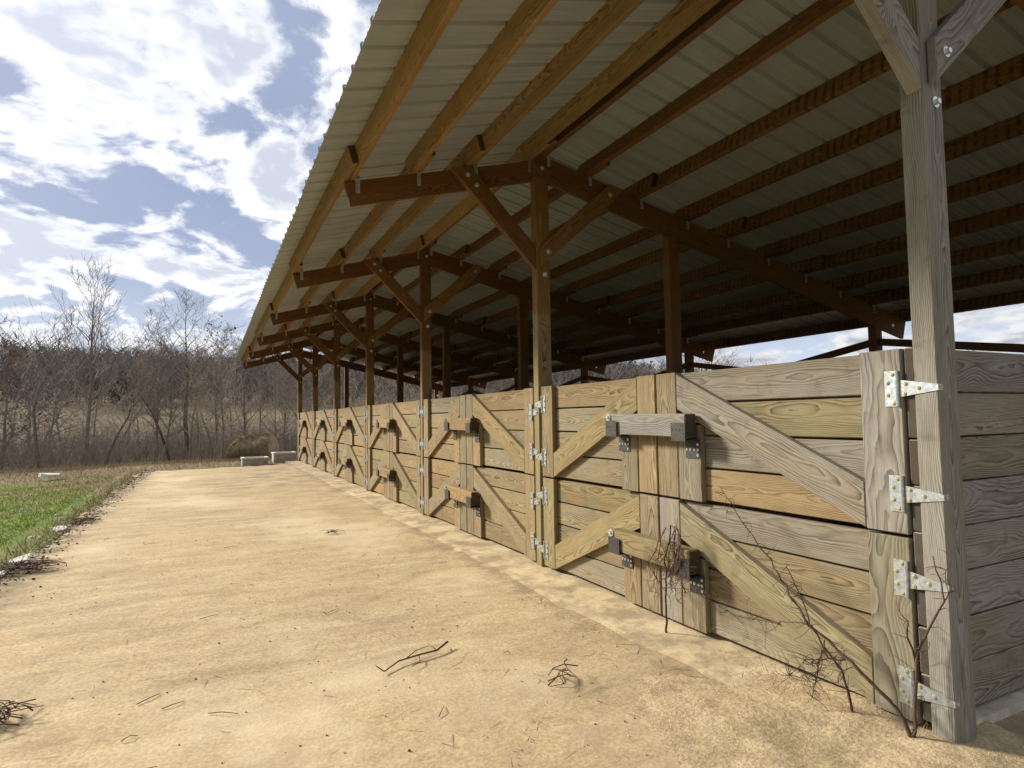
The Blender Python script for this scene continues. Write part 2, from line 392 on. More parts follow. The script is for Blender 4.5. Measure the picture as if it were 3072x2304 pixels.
# ------------------------------------------------------------------ terrain
def smooth(a, b, t):
    t = max(0., min(1., (t - a) / (b - a))); return t * t * (3 - 2 * t)
def terrain(x, y):
    dx, dy = x - CAM.x, y - CAM.y; D = math.hypot(dx, dy); az = math.degrees(math.atan2(dx, dy))
    g = 1 - .62 * smooth(30, 54, az) if az > -90 else 1
    h = -.06
    h -= .34 * smooth(20.5, 30, y) * (1 - smooth(50, 75, D))
    h -= .10 * smooth(-4.4, -7, x)* (1 - smooth(50, 75, D))
    h -= .10 * smooth(.12, -.35, y) * smooth(-.4, .25, x)* (1 - smooth(50, 75, D))
    h += g * (math.tan(R(2.55)) * 140 * smooth(48, 150, D) + 11.5 * smooth(135, 265, D))
    h += .35 * math.sin(x * .11) * math.sin(y * .09 + 1) * smooth(45, 90, D)
    if D > 265: h *= 1 - .6 * smooth(300, 900, D)
    return h
def ground():
    na = 200; rs = [0.0]; r = .25
    while r < 5200: rs.append(r); r *= 1.075 if r > 1 else 1.3
    v = [(CAM.x, CAM.y, terrain(CAM.x, CAM.y))]; f = []
    for r in rs[1:]:
        for k in range(na):
            a = 2 * math.pi * k / na; x = CAM.x + r * math.sin(a); y = CAM.y + r * math.cos(a); v.append((x, y, terrain(x, y)))
    for k in range(na): f.append([0, 1 + (k + 1) % na, 1 + k])
    for i in range(len(rs) - 2):
        b = 1 + i * na
        for k in range(na): j = (k + 1) % na; f.append([b + k, b + j, b + na + j, b + na + k])
    o = obj('ground', mesh('ground', v, f, GROUND, True)); tag(o, 'bare winter soil and dry field round the barn', kind='structure')
ground()

S = 3.3307; PW = .096; PD = .14; NB = 6; ZT = 1.576
def apron():
    # concrete apron with a ragged left and far edge
    r = random.Random(3); pts = []
    y = -3.0
    while y < 18.4: pts.append((-4.25 + r.uniform(-.12, .10) + .05 * math.sin(y * 1.7), y)); y += r.uniform(.18, .5)
    x = -4.1
    while x < .6: pts.append((x, 18.6 + r.uniform(-.35, .25) + .12 * x)); x += r.uniform(.15, .4)
    pts += [(.6, 18.0), (.6, -3.0)]
    def slab(pp, name, label):
        n = len(pp); top = [(p[0], p[1], -.014) for p in pp]; bot = [(p[0], p[1], -.20) for p in pp]
        f = [list(range(n))[::-1], list(range(n, 2 * n))] + [[i, (i + 1) % n, n + (i + 1) % n, n + i] for i in range(n)]
        tag(obj(name, mesh('apron', top + bot, f, APRON)), label, kind='structure')
    YJ = 14.32
    near = [p for p in pts if p[1] < YJ - .012]; far = [p for p in pts if p[1] > YJ + .012]
    i = next(i for i, p in enumerate(pts) if p[1] > YJ)
    slab(pts[:i] + [(-4.25, YJ - .013), (.6, YJ - .013), (.6, -3.0)], 'apron_pavement', 'tan concrete apron in front of the stall doors')
    slab([(-4.25, YJ + .013)] + [p for p in pts[i:-1]] + [(.6, YJ + .013)], 'apron_pavement', 'far tan concrete slab of the apron beyond the joint')
    # paler footing strip along the doors
    L = NB * S + .5; v = []; f = []; k = 170
    for i in range(k + 1):
        yy = -.35 + L * i / k; e = -.37 + r.uniform(-.03, .02) + .03 * math.sin(yy * 2.1) * math.sin(yy * .7); v += [(e, yy, -.0125), (e + .05, yy, -.008 + r.uniform(-.001, .001)), (.30, yy, -.004), (.30, yy, -.2), (e, yy, -.2)]
    for i in range(k):
        for a in range(5): b = (a + 1) % 5; f.append([i * 5 + a, i * 5 + b, i * 5 + 5 + b, i * 5 + 5 + a][::-1])
    f += [[0, 1, 2, 3, 4], [k * 5 + a for a in range(5)][::-1]]
    o = obj('footing_pavement', mesh('footing', v, f, FOOT)); tag(o, 'pale concrete footing strip under the stall doors', kind='structure')
apron()

def soil_drift():
    from mathutils import noise as mn
    nx, ny = 110, 120; v = []; f = []; x0, x1, y0, y1 = -1.9, .30, -1.6, 1.9
    for j in range(ny + 1):
        for i in range(nx + 1):
            x = x0 + (x1 - x0) * i / nx; y = y0 + (y1 - y0) * j / ny
            n = mn.fractal(Vector((x * 2.3, y * 2.3, 1.)), 1.0, 2.0, 5); n2 = mn.noise(Vector((x * 1.1, y * 1.1, 5.)))
            e = (1 - smooth(.35, 1.45, y)) * smooth(-1.55, -.55, x + .35 * n2)
            v.append((x, y, -.030 + .040 * e + .016 * n * (.3 + e) + .004 * mn.noise(Vector((x * 23, y * 23, 0)))))
    for j in range(ny):
        for i in range(nx): a = j * (nx + 1) + i; f.append([a, a + 1, a + nx + 2, a + nx + 1])
    m, g, b = new_mat('washed_soil'); P = g.coord('Object')
    n = g.noise(P, 6, 6, .7); q = g.noise(P, 60, 4, .7); w = g.noise(P, 1.7, 3, .6)
    c = g.ramp(n, [(.3, (.27, .20, .12)), (.5, (.43, .33, .20)), (.72, (.55, .43, .26))]); c = g.mix(g.step(w, .5, .68, 0., .45), c, (.20, .17, .085))
    vv = g.step(q, .25, .75, .7, 1.25); c = g.mix(1., c, g.xyz(vv, vv, vv), 'MULTIPLY')
    g.l.new(c, b.inputs['Base Color']); b.inputs['Roughness'].default_value = .95; b.inputs['Specular IOR Level'].default_value = .1
    g.l.new(g.bump(g.add(n, q), .5, .02), b.inputs['Normal'])
    tag(obj('soil_drift', mesh('soil_drift', v, f, m, True)), 'washed brown soil spread over the slab at the near corner', kind='structure')
soil_drift()

# ------------------------------------------------------------------ barn frame
barn = empty('pole_barn', (0, 0, 0), 'open wooden pole barn with ribbed metal roof over a row of stalls', 'barn')
def zf(x): return 3.665 + .277 * x        # top of front rafters
def zb(x): return 3.72 - .228 * x         # top of back rafters
UP = (0, 0, 1)
def bolt(parent, c, n, r=.024):
    b = MB(); n = Vector(n); c = Vector(c)
    b.tube([c, c + n * .004], r, 14); b.tube([c + n * .004, c + n * .018], r * .52, 6)
    obj('bolt', b.mesh('bolt', BOLT), parent)
def post(x0, x1, y0, z0, z1, w):
    return board('post', barn, ((x0 + x1) / 2, y0 + PW / 2, (z0 + z1) / 2), UP, (1, 0, 0), z1 - z0, x1 - x0, PW, w, ch=.006)
for k in range(NB + 1):
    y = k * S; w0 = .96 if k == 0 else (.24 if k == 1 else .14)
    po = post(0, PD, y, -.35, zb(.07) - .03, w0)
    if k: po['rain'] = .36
    post(1.535, 1.675, y, -.3, zb(1.6) - .03, .10)
    post(4.80, 4.94, y, -.3, zb(4.87) - .03, .10)
    # front rafter, butted against the post
    s1, s2 = -1.69, -.004; dp = .19
    poly_board('rafter', barn, [(s1, y + .062, zf(s1)), (s2, y + .062, zf(s2)), (s2, y + .062, zf(s2) - dp * 1.03), (s1 + .045, y + .062, zf(s1) - dp)][::-1], (0, -1, 0), .034, (1, 0, .277), .06)
    # back rafter let into the posts
    s1, s2 = .004, 5.44; dp = .236
    poly_board('rafter', barn, [(s1, y - .003, zb(s1)), (s2, y - .003, zb(s2)), (s2 - .07, y - .003, zb(s2) - dp), (s1, y - .003, zb(s1) - dp)][::-1], (0, -1, 0), .038, (1, 0, -.228), .04)
    bolt(barn.children[-1], (.075, y - .003, zb(.07) - .12), (0, -1, 0), .02)
    bolt(barn.children[-1], (5.15, y - .003, zb(5.15) - .14), (0, -1, 0), .018)
    # front brace
    wb = 1.1 if k == 0 else .17
    br = poly_board('brace', barn, [(-.003, y + .002, 2.64), (-.003, y + .002, 2.85), (-.635, y + .002, zf(-.635) + .002), (-.805, y + .002, zf(-.805) + .002)], (0, -1, 0), .059, (-.8, 0, .86), wb)
    for q in ((-.655, 3.405), (-.575, 3.325)): bolt(br, (q[0], y + .002, q[1]), (0, -1, 0), .022)
    # back brace over the post and the back rafter
    wb = 1.2 if k == 0 else .30
    br = poly_board('brace', barn, [(.035, y - .004 - .038, 2.665), (.80, y - .042, 2.665 + .88 * .765), (.955, y - .042, zb(.955) + .002), (.795, y - .042, zb(.795) + .002), (.035, y - .042, 2.85)], (0, -1, 0), .038, (1, 0, .88), wb)
    for q in ((.105, 2.80), (.80, 3.43)): bolt(br, (q[0], y - .042, q[1]), (0, -1, 0), .024)
    bolt(barn.children[-1], (.085, y - .001, 2.60), (0, -1, 0), .024)
    # shallow rails falling from each back post along the open back
    for sgn in (-1, 1):
        if k == 0 and sgn < 0 or k == NB and sgn > 0: continue
        ya = y + PW / 2 + sgn * PW / 2; yb = y + PW / 2 + sgn * (S / 2 - .01)
        board('rail', barn, (4.87, (ya + yb) / 2, 2.05), (0, yb - ya, -.26), (0, 0, 1), math.hypot(yb - ya, .26), .09, .038, .05)
# purlins on edge, one length to a bay, lapped beside each other over the rafters
PF = [-1.63, -1.12, -.60, -.065]; PB = [.10, .55, 1.16, 1.75, 2.32, 2.92, 3.52, 4.12, 4.75, 5.42]
TIE = MB(); TIE.box((-.017, -.003, -.075), (.017, 0, .05)); TIE.prism([(-.017, 0, .05), (.017, 0, .05), (.017, .03, .085), (-.017, .03, .085)], (0, -.7, .7), .003); TIE.box((-.009, -.006, -.055), (.009, -.003, -.04)); TIE.box((-.009, -.006, -.02), (.009, -.003, -.005))
TIE_ME = TIE.mesh('rafter_tie', GALV)
for j in range(-1, NB + 1):
    y0 = max(-.55, j * S - .30); y1 = min((j + 1) * S + .13, NB * S + .42)
    if y1 - y0 < .4: continue
    for xs, zz, sl, mat, w in ((PF, zf, .277, WOOD, .42), (PB, zb, -.228, WOODS, .14)):
        for i, x in enumerate(xs):
            xo = x + (j % 2) * .045 * (1 if i % 2 else -1) + rg.uniform(-.006, .006)
            c = (xo - sl * .07, (y0 + y1) / 2, zz(xo) + .071)
            board('purlin', barn, c, (0, 1, rg.uniform(-.001, .001)), (-sl, 0, 1), y1 - y0, .14, .046, w + rg.uniform(-.05, .06), WOOD if i < 2 else mat)
for k in range(NB + 1):
    for xs, zz, yy in ((PF, zf, .062), (PB, zb, -.003)):
        for x in xs[:9]:
            obj('rafter_tie', TIE_ME, barn, Matrix.Translation((x + .045, k * S + yy - .002, zz(x) - .02)))
# ribbed roof sheets, three feet wide
def sheet_mesh(Lx, n_rib=4, pitch=.22875):
    prof = []
    for i in range(n_rib):
        b = i * pitch
        prof += [(b, 0), (b + .006, .024), (b + .028, .024), (b + .044, 0), (b + .098, 0), (b + .104, .004), (b + .116, .004), (b + .122, 0), (b + .158, 0), (b + .164, .004), (b + .176, .004), (b + .182, 0)]
    prof.append((n_rib * pitch - .0005, 0))
    v = []; f = []; n = len(prof); T = .0012; nx = 5
    for a in range(nx + 1):
        for (yy, zz) in prof: v.append((Lx * a / nx, yy, zz))
    off = len(v); v += [(p[0], p[1], p[2] + T) for p in v]
    for a in range(nx):
        for i in range(n - 1):
            q = [a * n + i, (a + 1) * n + i, (a + 1) * n + i + 1, a * n + i + 1]; f.append(q[::-1]); f.append([off + k for k in q])
    for i in range(n - 1):
        f.append([i, i + 1, off + i + 1, off + i]); e = nx * n; f.append([e + i, off + e + i, off + e + i + 1, e + i + 1])
    return mesh('roof_sheet', v, f, SHEET)
XR = .11; ZR = zf(XR) + .146
front_me = sheet_mesh(math.hypot(XR + 1.93, .277 * (XR + 1.93))); back_me = sheet_mesh(math.hypot(5.62 - XR, .228 * (5.62 - XR)) - .002)
nsheet = 23
for i in range(nsheet):
    y = -.60 + i * .915
    j = rg.uniform(-.004, .004)
    a = -1.93; mf = frame((a + j, y, zf(a) + .146), (1, 0, .277), (0, 1, 0)); obj('roof_sheet', front_me, barn, mf)
    mb = frame((XR + .003, y, zb(XR) + .146), (1, 0, -.228), (0, 1, 0)); obj('roof_sheet', back_me, barn, mb)
# folded ridge cap
RC = MB(); L = nsheet * .915
RC.prism([(XR - .16, -.6, ZR - .16 * .277 + .026), (XR, -.6, ZR + .028), (XR + .16, -.6, ZR - .16 * .228 + .026), (XR, -.6, ZR + .032)], (0, -1, 0), L)
obj('ridge_cap', RC.mesh('ridge_cap', SHEET), barn)
# end wall of planks on the inside of the corner bent, full-depth partitions at the other posts
PITCH = .1925
for i in range(8):
    zc = ZT - PITCH * i - .0935
    board('wall_board', barn, (2.45, PW + .0205, zc), (1, 0, 0), (0, 0, 1), 4.88 + rg.uniform(-.006, .0), .1865, .038, (.95, .86, .84, 1.05, .92, 1.08, .88, .86)[i], jit=.0008)
    for k in range(1, NB + 1):
        board('wall_board', barn, (2.45, k * S - .0205, zc), (1, 0, 0), (0, 0, 1), 4.88 + rg.uniform(-.012, 0), .1865, .038, .12 + rg.uniform(-.1, .1))  # only the ends show; unseen dark length added to cut light inside
for i in range(8): board('wall_board', barn, (4.962, NB * S / 2 + .04, ZT - PITCH * i - .0935), (0, 1, 0), (0, 0, 1), NB * S + .1, .1865, .038, .05)  # back wall out of view, added to block light under the roof
sf = MB(); sf.box((.302, .15, -.2), (4.94, NB * S, -.02)); tag(obj('unseen_stall_floor', sf.mesh('unseen_stall_floor', simple_mat('unseen_floor_dark', (.045, .034, .025), .95, 0, .4, 9, .5))), 'unseen floor added inside the stalls, dark to cut bounced light', kind='structure')  # unseen floor, coloured dark to cut light bounced up to the roof
# low concrete kerb under the end wall
fb = MB(); fb.box((.145, .05, -.5), (5.0, .145, .026)); o = obj('wall_footing', fb.mesh('wall_footing', FOOTW), barn)

# ------------------------------------------------------------------ stall door leaves
def hinge_mesh(sgn, length, wrap):
    """leaf plate on the stile, barrel, tapered strap running towards sgn*Y; wrap bends the tip round the corner"""
    b = MB(); T = .003
    pl = -sgn
    ys = sorted((pl * .010, pl * .056)); b.box((-T, ys[0], -.076), (0, ys[1], .076))
    b.tube([(-.006, 0, -.076), (-.006, 0, .076)], .0075, 8)
    a = sgn * .009; e = sgn * length
    q = [(-T, a, -.036), (-T, e, -.013), (-T, e, .013), (-T, a, .036)]
    if sgn < 0: q = q[::-1]
    b.prism(q[::-1], (-1, 0, 0), -T) if False else b.prism(q, (-1, 0, 0), T)
    if wrap: ys = sorted((e, e + sgn * T)); b.box((-T, ys[0], -.0125), (.030, ys[1], .0125))
    return b.mesh('hinge', GALV)
HM = {(-1, True): hinge_mesh(-1, .158, True), (-1, False): hinge_mesh(-1, .100, False), (1, False): hinge_mesh(1, .128, False)}
sb = MB(); sb.tube([(0, 0, 0), (-.0035, 0, 0)], .0088, 10); sb.tube([(-.0035, 0, 0), (-.0065, 0, 0)], [.0062, .0045], 8); SCREW_ME = sb.mesh('screw', SCREW)
hb = MB(); hb.tube([(-.0065, 0, 0), (-.0069, 0, 0)], .0022, 6); SOCK_ME = hb.mesh('screw_socket', HOLE)
sb2 = MB(); sb2.tube([(0, 0, 0), (-.003, 0, 0)], .0085, 10); sb2.tube([(-.003, 0, 0), (-.0055, 0, 0)], .004, 6); BSCREW_ME = sb2.mesh('bracket_screw', BOLT)
def hinge(leaf, y, z, sgn, wrap, detail):
    m = Matrix.Translation((-.0012, y, z)) @ Matrix.Rotation(rg.uniform(-.02, .02), 4, 'X')
    h = obj('hinge', HM[(sgn, wrap)], leaf, m)
    if detail:
        pts = [(-sgn * .022, .062), (-sgn * .044, .026), (-sgn * .044, -.026), (-sgn * .022, -.062), (sgn * .030, .020), (sgn * .026, -.022), (sgn * .085, .0)]
        for u, q in pts: obj('screw', SCREW_ME, h, m @ Matrix.Translation((-.003, u + rg.uniform(-.002, .002), q)))
        if wrap: obj('screw', SCREW_ME, h, m @ Matrix.Translation((.016, sgn * .161, 0)) @ Matrix.Rotation(R(90), 4, 'Z'))
def bracket(leaf, y0, y1, z, detail):
    """hooked steel bracket: plate on the board, shelf, front plate"""
    b = MB(); w = y1 - y0
    b.box((-.0045, y0, z - .112), (-.0005, y1, z)); b.box((-.112, y0 - .0, z - .005), (-.0046, y1, z + .0005)); b.box((-.1165, y0, z - .0052), (-.1121, y1, z + .105))
    o = obj('bracket', b.mesh('bracket', BLACK), leaf)
    pts = [(.12, -.060), (.35, -.060), (.64, -.060), (.86, -.060), (.86, -.028), (.86, -.092)]
    hb = MB()
    for u, q in pts:
        yy = y1 - w * u
        if detail: obj('screw', BSCREW_ME, o, Matrix.Translation((-.0046, yy, z + q)) @ Matrix.Scale(rg.uniform(.85, 1.1), 4))
        zz = z + .062 + (q + .060) * .75; hb.tube([(-.1165, yy, zz), (-.1170, yy, zz)], .0045, 6)
    if detail: obj('punched_holes', hb.mesh('punched_holes', HOLE), o)

ORD = ['nearest bay beside the grey corner post', 'second bay from the grey corner post', 'third bay from the grey corner post', 'fourth bay from the grey corner post', 'second farthest bay of the row', 'farthest bay of the row']
def leaf(k, upper, near):
    Y = k * S
    a = Y + (.146 if k == 0 else .112); cen = Y + 1.742; e = Y + S - .047
    z0, z1 = (.791, ZT) if upper else (.020, .777)
    side = 'right' if near else 'left'
    lab = '%s %s wooden stall door leaf with diagonal brace, %s' % ('upper' if upper else 'lower', side, ORD[k])
    hy = a if near else e; my = cen - .006 if near else cen + .006; d = 1 if near else -1
    L = empty('stall_door_leaf', (0, hy, z0), lab, 'stall door', 'stall door leaves along the barn front')
    # weathering: the nearest leaf is greyest
    wb = (.77 if near else .66) if k == 0 else (.62 if k == 1 else .61)
    r = random.Random(100 + k * 4 + upper * 2 + near)
    # four planks
    yl, yh = sorted((hy, my)); ph = (z1 - z0) / 4
    for i in range(4):
        zc = z1 - ph * (i + .5)
        w = wb + r.choice((-.13, -.07, -.02, .03, .08, .12)) + r.uniform(-.03, .03)
        o = board('plank', L, (.039 + .019 + r.uniform(0, .003), (yl + yh) / 2, zc), (0, 1, 0), (0, 0, 1), yh - yl - .008, ph - r.uniform(.008, .013), .038, w, jit=.0012)
    T = .038; n = (-1, 0, 0)
    st = .184
    # hinge stile
    yc = hy + d * st / 2
    board('stile', L, (T / 2, yc, (z0 + z1) / 2), UP, (0, 1, 0), z1 - z0, st, T, (.86 if k == 0 and near else wb) + r.uniform(-.04, .08), jit=.0015)
    # meeting stile
    yc = my - d * .096
    board('stile', L, (T / 2 + .0005, yc, (z0 + z1) / 2), UP, (0, 1, 0), z1 - z0, .188, T, wb + r.uniform(-.05, .16), jit=.0015)
    # diagonal brace from the foot of the hinge stile to the head of the meeting stile
    ya = hy + d * (st + .003); yb = my - d * .193
    hgt = .20
    q = [(0.001, ya, z0 + .006), (0.001, yb, z1 - hgt - .03), (0.001, yb, z1 - .012), (0.001, ya, z0 + hgt + .006)]
    dr = Vector((0, yb - ya, z1 - hgt - .03 - z0 - .006))
    poly_board('diagonal_brace', L, q, n, T, dr, wb + r.uniform(-.1, .12))
    # short board beside the meeting stile, below the brace
    yc2 = my - d * .293
    fr = abs((yc2 - d * .093) - ya) / abs(yb - ya); zt = z0 + .006 + fr * (z1 - hgt - .036 - z0) - .012
    zb0 = z0 - (.004 if upper else .0)
    yo = .186 if not near else .196
    board('short_board', L, (T / 2 + .001, yc2 - d * .0, (zb0 + zt) / 2), UP, (0, 1, 0), zt - zb0, yo, T, wb + r.uniform(-.06, .12), jit=.0015)
    # hinges
    det = k == 0 or (k == 1 and near)
    if near:
        zs = [.170, .615] if k % 2 == 0 else [.225, .58]
        for q in zs: hinge(L, hy + .014, z1 - q, -1, k == 0, det)
    else:
        zs = [.155, .62] if k % 2 == 0 else [.17, .61]
        for q in zs: hinge(L, hy - .014, z1 - q, 1, False, det)
    # brackets and, on the left leaf, the bolted latch bar
    bz = z1 - .408 + r.uniform(-.006, .006)
    if near: bracket(L, Y + 1.345, Y + 1.468, bz - .012, k < 2)
    else:
        bracket(L, Y + 2.025, Y + 2.150, bz, k < 2)
        y0, y1 = Y + 1.362, Y + 2.152
        lb = board('latch_bar', L, (-.0555, (y0 + y1) / 2, bz + .078), (0, 1, .010), (0, 0, 1), y1 - y0, .142, .089, (.95 if upper else .6) if k == 0 else .50, ch=.006)
        bolt(lb, (-.101, Y + 2.132, bz + .128), (-1, 0, 0), .026)
for k in range(NB):
    for up in (1, 0):
        for near in (1, 0): leaf(k, up, near)

# ------------------------------------------------------------------ trees
def grow_tree(seed, H, r0, lean=0., spread=.55, crown_start=.35, nlimb=16, levels=3, twig=.008, leader=True, droop=0., reach=.55):
    r = random.Random(seed); segs = []
    def branch(p, d, L, rad, lv):
        n = 7 if lv == 0 else (5 if lv == 1 else (4 if lv == 2 else 3)); st = L / n; pts = [(p.copy(), rad)]
        wig = .10 if lv == 0 else .22
        for i in range(n):
            d = (d + Vector((r.gauss(0, wig), r.gauss(0, wig), r.gauss(0, wig * .6) + (.10 if lv else .04) - droop * lv)) ).normalized()
            q = p + d * st; ra = rad * (1 - (i / n)) + .0; rb = max(twig * .5, rad * (1 - (i + 1) / n) * (1.0))
            segs.append((p.copy(), q.copy(), max(ra, twig * .5), rb, lv)); p = q; pts.append((p.copy(), rb))
        return pts
    base = branch(Vector((0, 0, -.3)), Vector((r.uniform(-.05, .05) + lean, r.uniform(-.05, .05), 1)).normalized(), H + .3, r0, 0)
    def at(pts, t):
        f = t * (len(pts) - 1); i = min(int(f), len(pts) - 2); u = f - i
        return pts[i][0].lerp(pts[i + 1][0], u), pts[i][1] * (1 - u) + pts[i + 1][1] * u
    def kids(pts, L, lv, n, t0):
        for i in range(n):
            t = t0 + (1 - t0) * (i + r.random()) / n
            p, ra = at(pts, min(t, .98)); ax = (at(pts, min(1, t + .05))[0] - p).normalized()
            a = r.uniform(0, 2 * math.pi) if lv > 1 else i * 2.4 + r.uniform(-.4, .4)
            side = Vector((math.cos(a), math.sin(a), r.uniform(-.1, .3)))
            d = (ax * (1 - spread * .75) + side * spread).normalized()
            l = L * (1 - t * .70) * r.uniform(.7, 1.15) if lv == 1 else L * r.uniform(.55, 1.1)
            bp = branch(p, d, l, max(twig, min(ra * .62, l * .014 + .004)), lv)
            if lv < levels: kids(bp, l * .52, lv + 1, 6 if lv == 1 else 5, .18)
    kids(base, H * reach, 1, nlimb, crown_start)
    return segs
def seg_tris(segs, sides):
    out = []
    for p, q, ra, rb, lv in segs:
        d = (q - p)
        if d.length < 1e-6: continue
        d.normalize(); a = d.orthogonal().normalized(); c = d.cross(a); n = sides
        A = [p + (a * math.cos(2 * math.pi * k / n) + c * math.sin(2 * math.pi * k / n)) * ra for k in range(n)]
        B = [q + (a * math.cos(2 * math.pi * k / n) + c * math.sin(2 * math.pi * k / n)) * rb for k in range(n)]
        for k in range(n):
            j = (k + 1) % n; out.append((A[k], A[j], B[j])); out.append((A[k], B[j], B[k]))
    return np.array([[tuple(v) for v in t] for t in out], dtype=np.float32)
def oak_leaves(segs, n, seed, size=.06):
    r = random.Random(seed); tips = [s for s in segs if s[4] >= 2]; out = []
    for i in range(n):
        s = r.choice(tips); p = s[0].lerp(s[1], r.random()) + Vector((r.gauss(0, .04), r.gauss(0, .04), -r.random() * .06))
        u = Vector((r.gauss(0, 1), r.gauss(0, 1), r.gauss(0, 1))).normalized() * size; w = u.orthogonal() * r.uniform(.4, .8)
        out += [(p - u, p + w, p + u), (p - u, p + u, p - w)]
    return np.array([[tuple(v) for v in t] for t in out], dtype=np.float32)
KINDS = {}
def tree_kind(key, bark=BARK, twigm=TWIG, leaves=0, **kw):
    sg = grow_tree(**kw)
    tr = soup('trunk', seg_tris([s for s in sg if s[4] == 0], 8), bark)
    cr = seg_tris([s for s in sg if s[4] in (1,)], 5); cr2 = seg_tris([s for s in sg if s[4] > 1], 3)
    KINDS[key] = (tr, soup('crown', np.concatenate([cr, cr2]), twigm), soup('dead_leaves', oak_leaves(sg, leaves, kw['seed']), OAKLEAF) if leaves else None, kw['H'])
tree_kind('tall', seed=11, H=8.3, r0=.105, spread=.40, crown_start=.30, nlimb=26, levels=3, twig=.0075, reach=.45)
tree_kind('broad', seed=5, H=7.2, r0=.13, spread=.62, crown_start=.40, nlimb=16, levels=3, twig=.008, bark=BARKD)
tree_kind('a', seed=21, H=6.5, r0=.085, spread=.60, crown_start=.25, nlimb=17, levels=3, twig=.008)
tree_kind('b', seed=22, H=6.0, r0=.07, spread=.5, crown_start=.30, nlimb=16, levels=3, twig=.008, lean=.12, bark=BARKD)
tree_kind('c', seed=23, H=5.2, r0=.06, spread=.7, crown_start=.18, nlimb=17, levels=3, twig=.008, twigm=TWIGP)
tree_kind('d', seed=24, H=7.0, r0=.09, spread=.66, crown_start=.35, nlimb=15, levels=3, twig=.008, lean=-.14, bark=BARKD)
tree_kind('e', seed=25, H=4.2, r0=.045, spread=.8, crown_start=.10, nlimb=18, levels=3, twig=.007, twigm=TWIGP)
tree_kind('oak', seed=26, H=5.0, r0=.08, spread=.75, crown_start=.15, nlimb=18, levels=3, twig=.008, leaves=420)
tree_kind('oak2', seed=27, H=5.8, r0=.08, spread=.7, crown_start=.25, nlimb=16, levels=3, twig=.008, leaves=140)
tr_r = random.Random(77)
def pol(az, D):
    x = CAM.x + D * math.sin(R(az)); y = CAM.y + D * math.cos(R(az)); return x, y
def plant_tree(kind, az, D, label, group=None, scale=1., rot=None, name='bare_tree'):
    x, y = pol(az, D); t, c, lv, H = KINDS[kind]
    m = Matrix.Translation((x, y, terrain(x, y))) @ Matrix.Rotation(rot if rot is not None else tr_r.uniform(0, 6.28), 4, 'Z') @ Matrix.Scale(scale, 4)
    e = bpy.data.objects.new(name, None); e.empty_display_size = .2; link(e, None, m); tag(e, label, 'tree', group)
    obj('trunk', t, e, m); obj('crown', c, e, m)
    if lv: obj('dead_leaves', lv, e, m)
    return e
plant_tree('tall', -8.75, 33, 'tallest bare tree, straight pale trunk rising above the thicket at left', rot=1.0)
plant_tree('broad', -1.9, 33, 'broad bare tree with round spreading crown behind the hay bale', rot=.4)
plant_tree('a', -4.0, 31, 'straight bare tree with dark trunk midway between tallest and broad-crowned trees', rot=2.0, scale=.95)
plant_tree('oak', -13.6, 33, 'low tree holding reddish brown dead leaves at left edge', scale=1.0, name='leafy_oak')
plant_tree('b', -11.2, 31, 'slender leaning bare tree just left of the tallest tree', scale=1.15)
plant_tree('c', 1.0, 30, 'small forked bare tree just right of the broad-crowned tree', scale=1.1)
for i in range(46):
    az = -19 + 37 * (i + tr_r.random()) / 46; D = tr_r.choice([31, 33, 36, 39, 43, 48]) + tr_r.uniform(-2, 2)
    k = tr_r.choice(['a', 'b', 'c', 'd', 'e', 'e', 'c', 'oak2'] if az > -9 else ['a', 'b', 'c', 'e', 'oak', 'oak2', 'd'])
    plant_tree(k, az, D, 'bare grey tree in the crowded thicket beyond the apron', 'thicket trees beyond the apron', tr_r.uniform(.80, 1.12))
for i in range(36):
    az = 17 + 56 * (i + tr_r.random()) / 36; D = tr_r.uniform(30, 62)
    if az > 47: D += 24
    k = tr_r.choice(['a', 'b', 'c', 'd', 'e'])
    plant_tree(k, az, D, 'bare grey tree seen through the open back of the barn', 'trees behind the barn', tr_r.uniform(.65, .95))
# evergreen cedars
def cedar_mesh(seed, H, Rd, n=5200):
    r = random.Random(seed); out = []
    for i in range(n):
        t = r.random() ** .75; z = .35 + t * (H - .35); rr = Rd * (1 - t) ** .7 * (.55 + .45 * abs(math.sin(z * 5.1 + r.random()))) * math.sqrt(r.uniform(.25, 1)); a = r.uniform(0, 6.283)
        rr *= .8 + .25 * math.sin(3 * a + z * 2)
        p = Vector((rr * math.cos(a), rr * math.sin(a), z + .12 * rr)); u = Vector((math.cos(a), math.sin(a), r.uniform(-.2, .9))).normalized() * r.uniform(.10, .22); w = u.cross(Vector((r.gauss(0, 1), r.gauss(0, 1), r.gauss(0, 1)))).normalized() * .05
        out += [(p - u * .5 - w, p - u * .5 + w, p + u)]
    return soup('crown', np.array([[tuple(v) for v in t] for t in out]), CEDAR)
tb = MB(); tb.tube([(0, 0, -.3), (0, 0, 1.5), (.03, 0, 3.6)], [.13, .10, .02], 8); CTR = tb.mesh('trunk', BARKD)
CED = [cedar_mesh(1, 4.6, 1.7), cedar_mesh(2, 4.0, 1.3)]
for i, (az, D, s, lab) in enumerate([(-6.2, 98, 1.25, 'dark evergreen cedar in the woods just right of the tallest tree'), (-5.3, 108, 1.3, 'dark evergreen cedar farther up the slope between bare trees'),
        (29.5, 34, .8, 'green cedar seen over the doors of the second bay'), (27.6, 36, .62, 'smaller green cedar beside the cedar seen over the doors')]):
    x, y = pol(az, D); m = Matrix.Translation((x, y, terrain(x, y))) @ Matrix.Rotation(i * 1.3, 4, 'Z') @ Matrix.Scale(s, 4)
    e = bpy.data.objects.new('cedar_tree', None); link(e, None, m); tag(e, lab, 'tree'); obj('trunk', CTR, e, m); obj('crown', CED[i % 2], e, m)

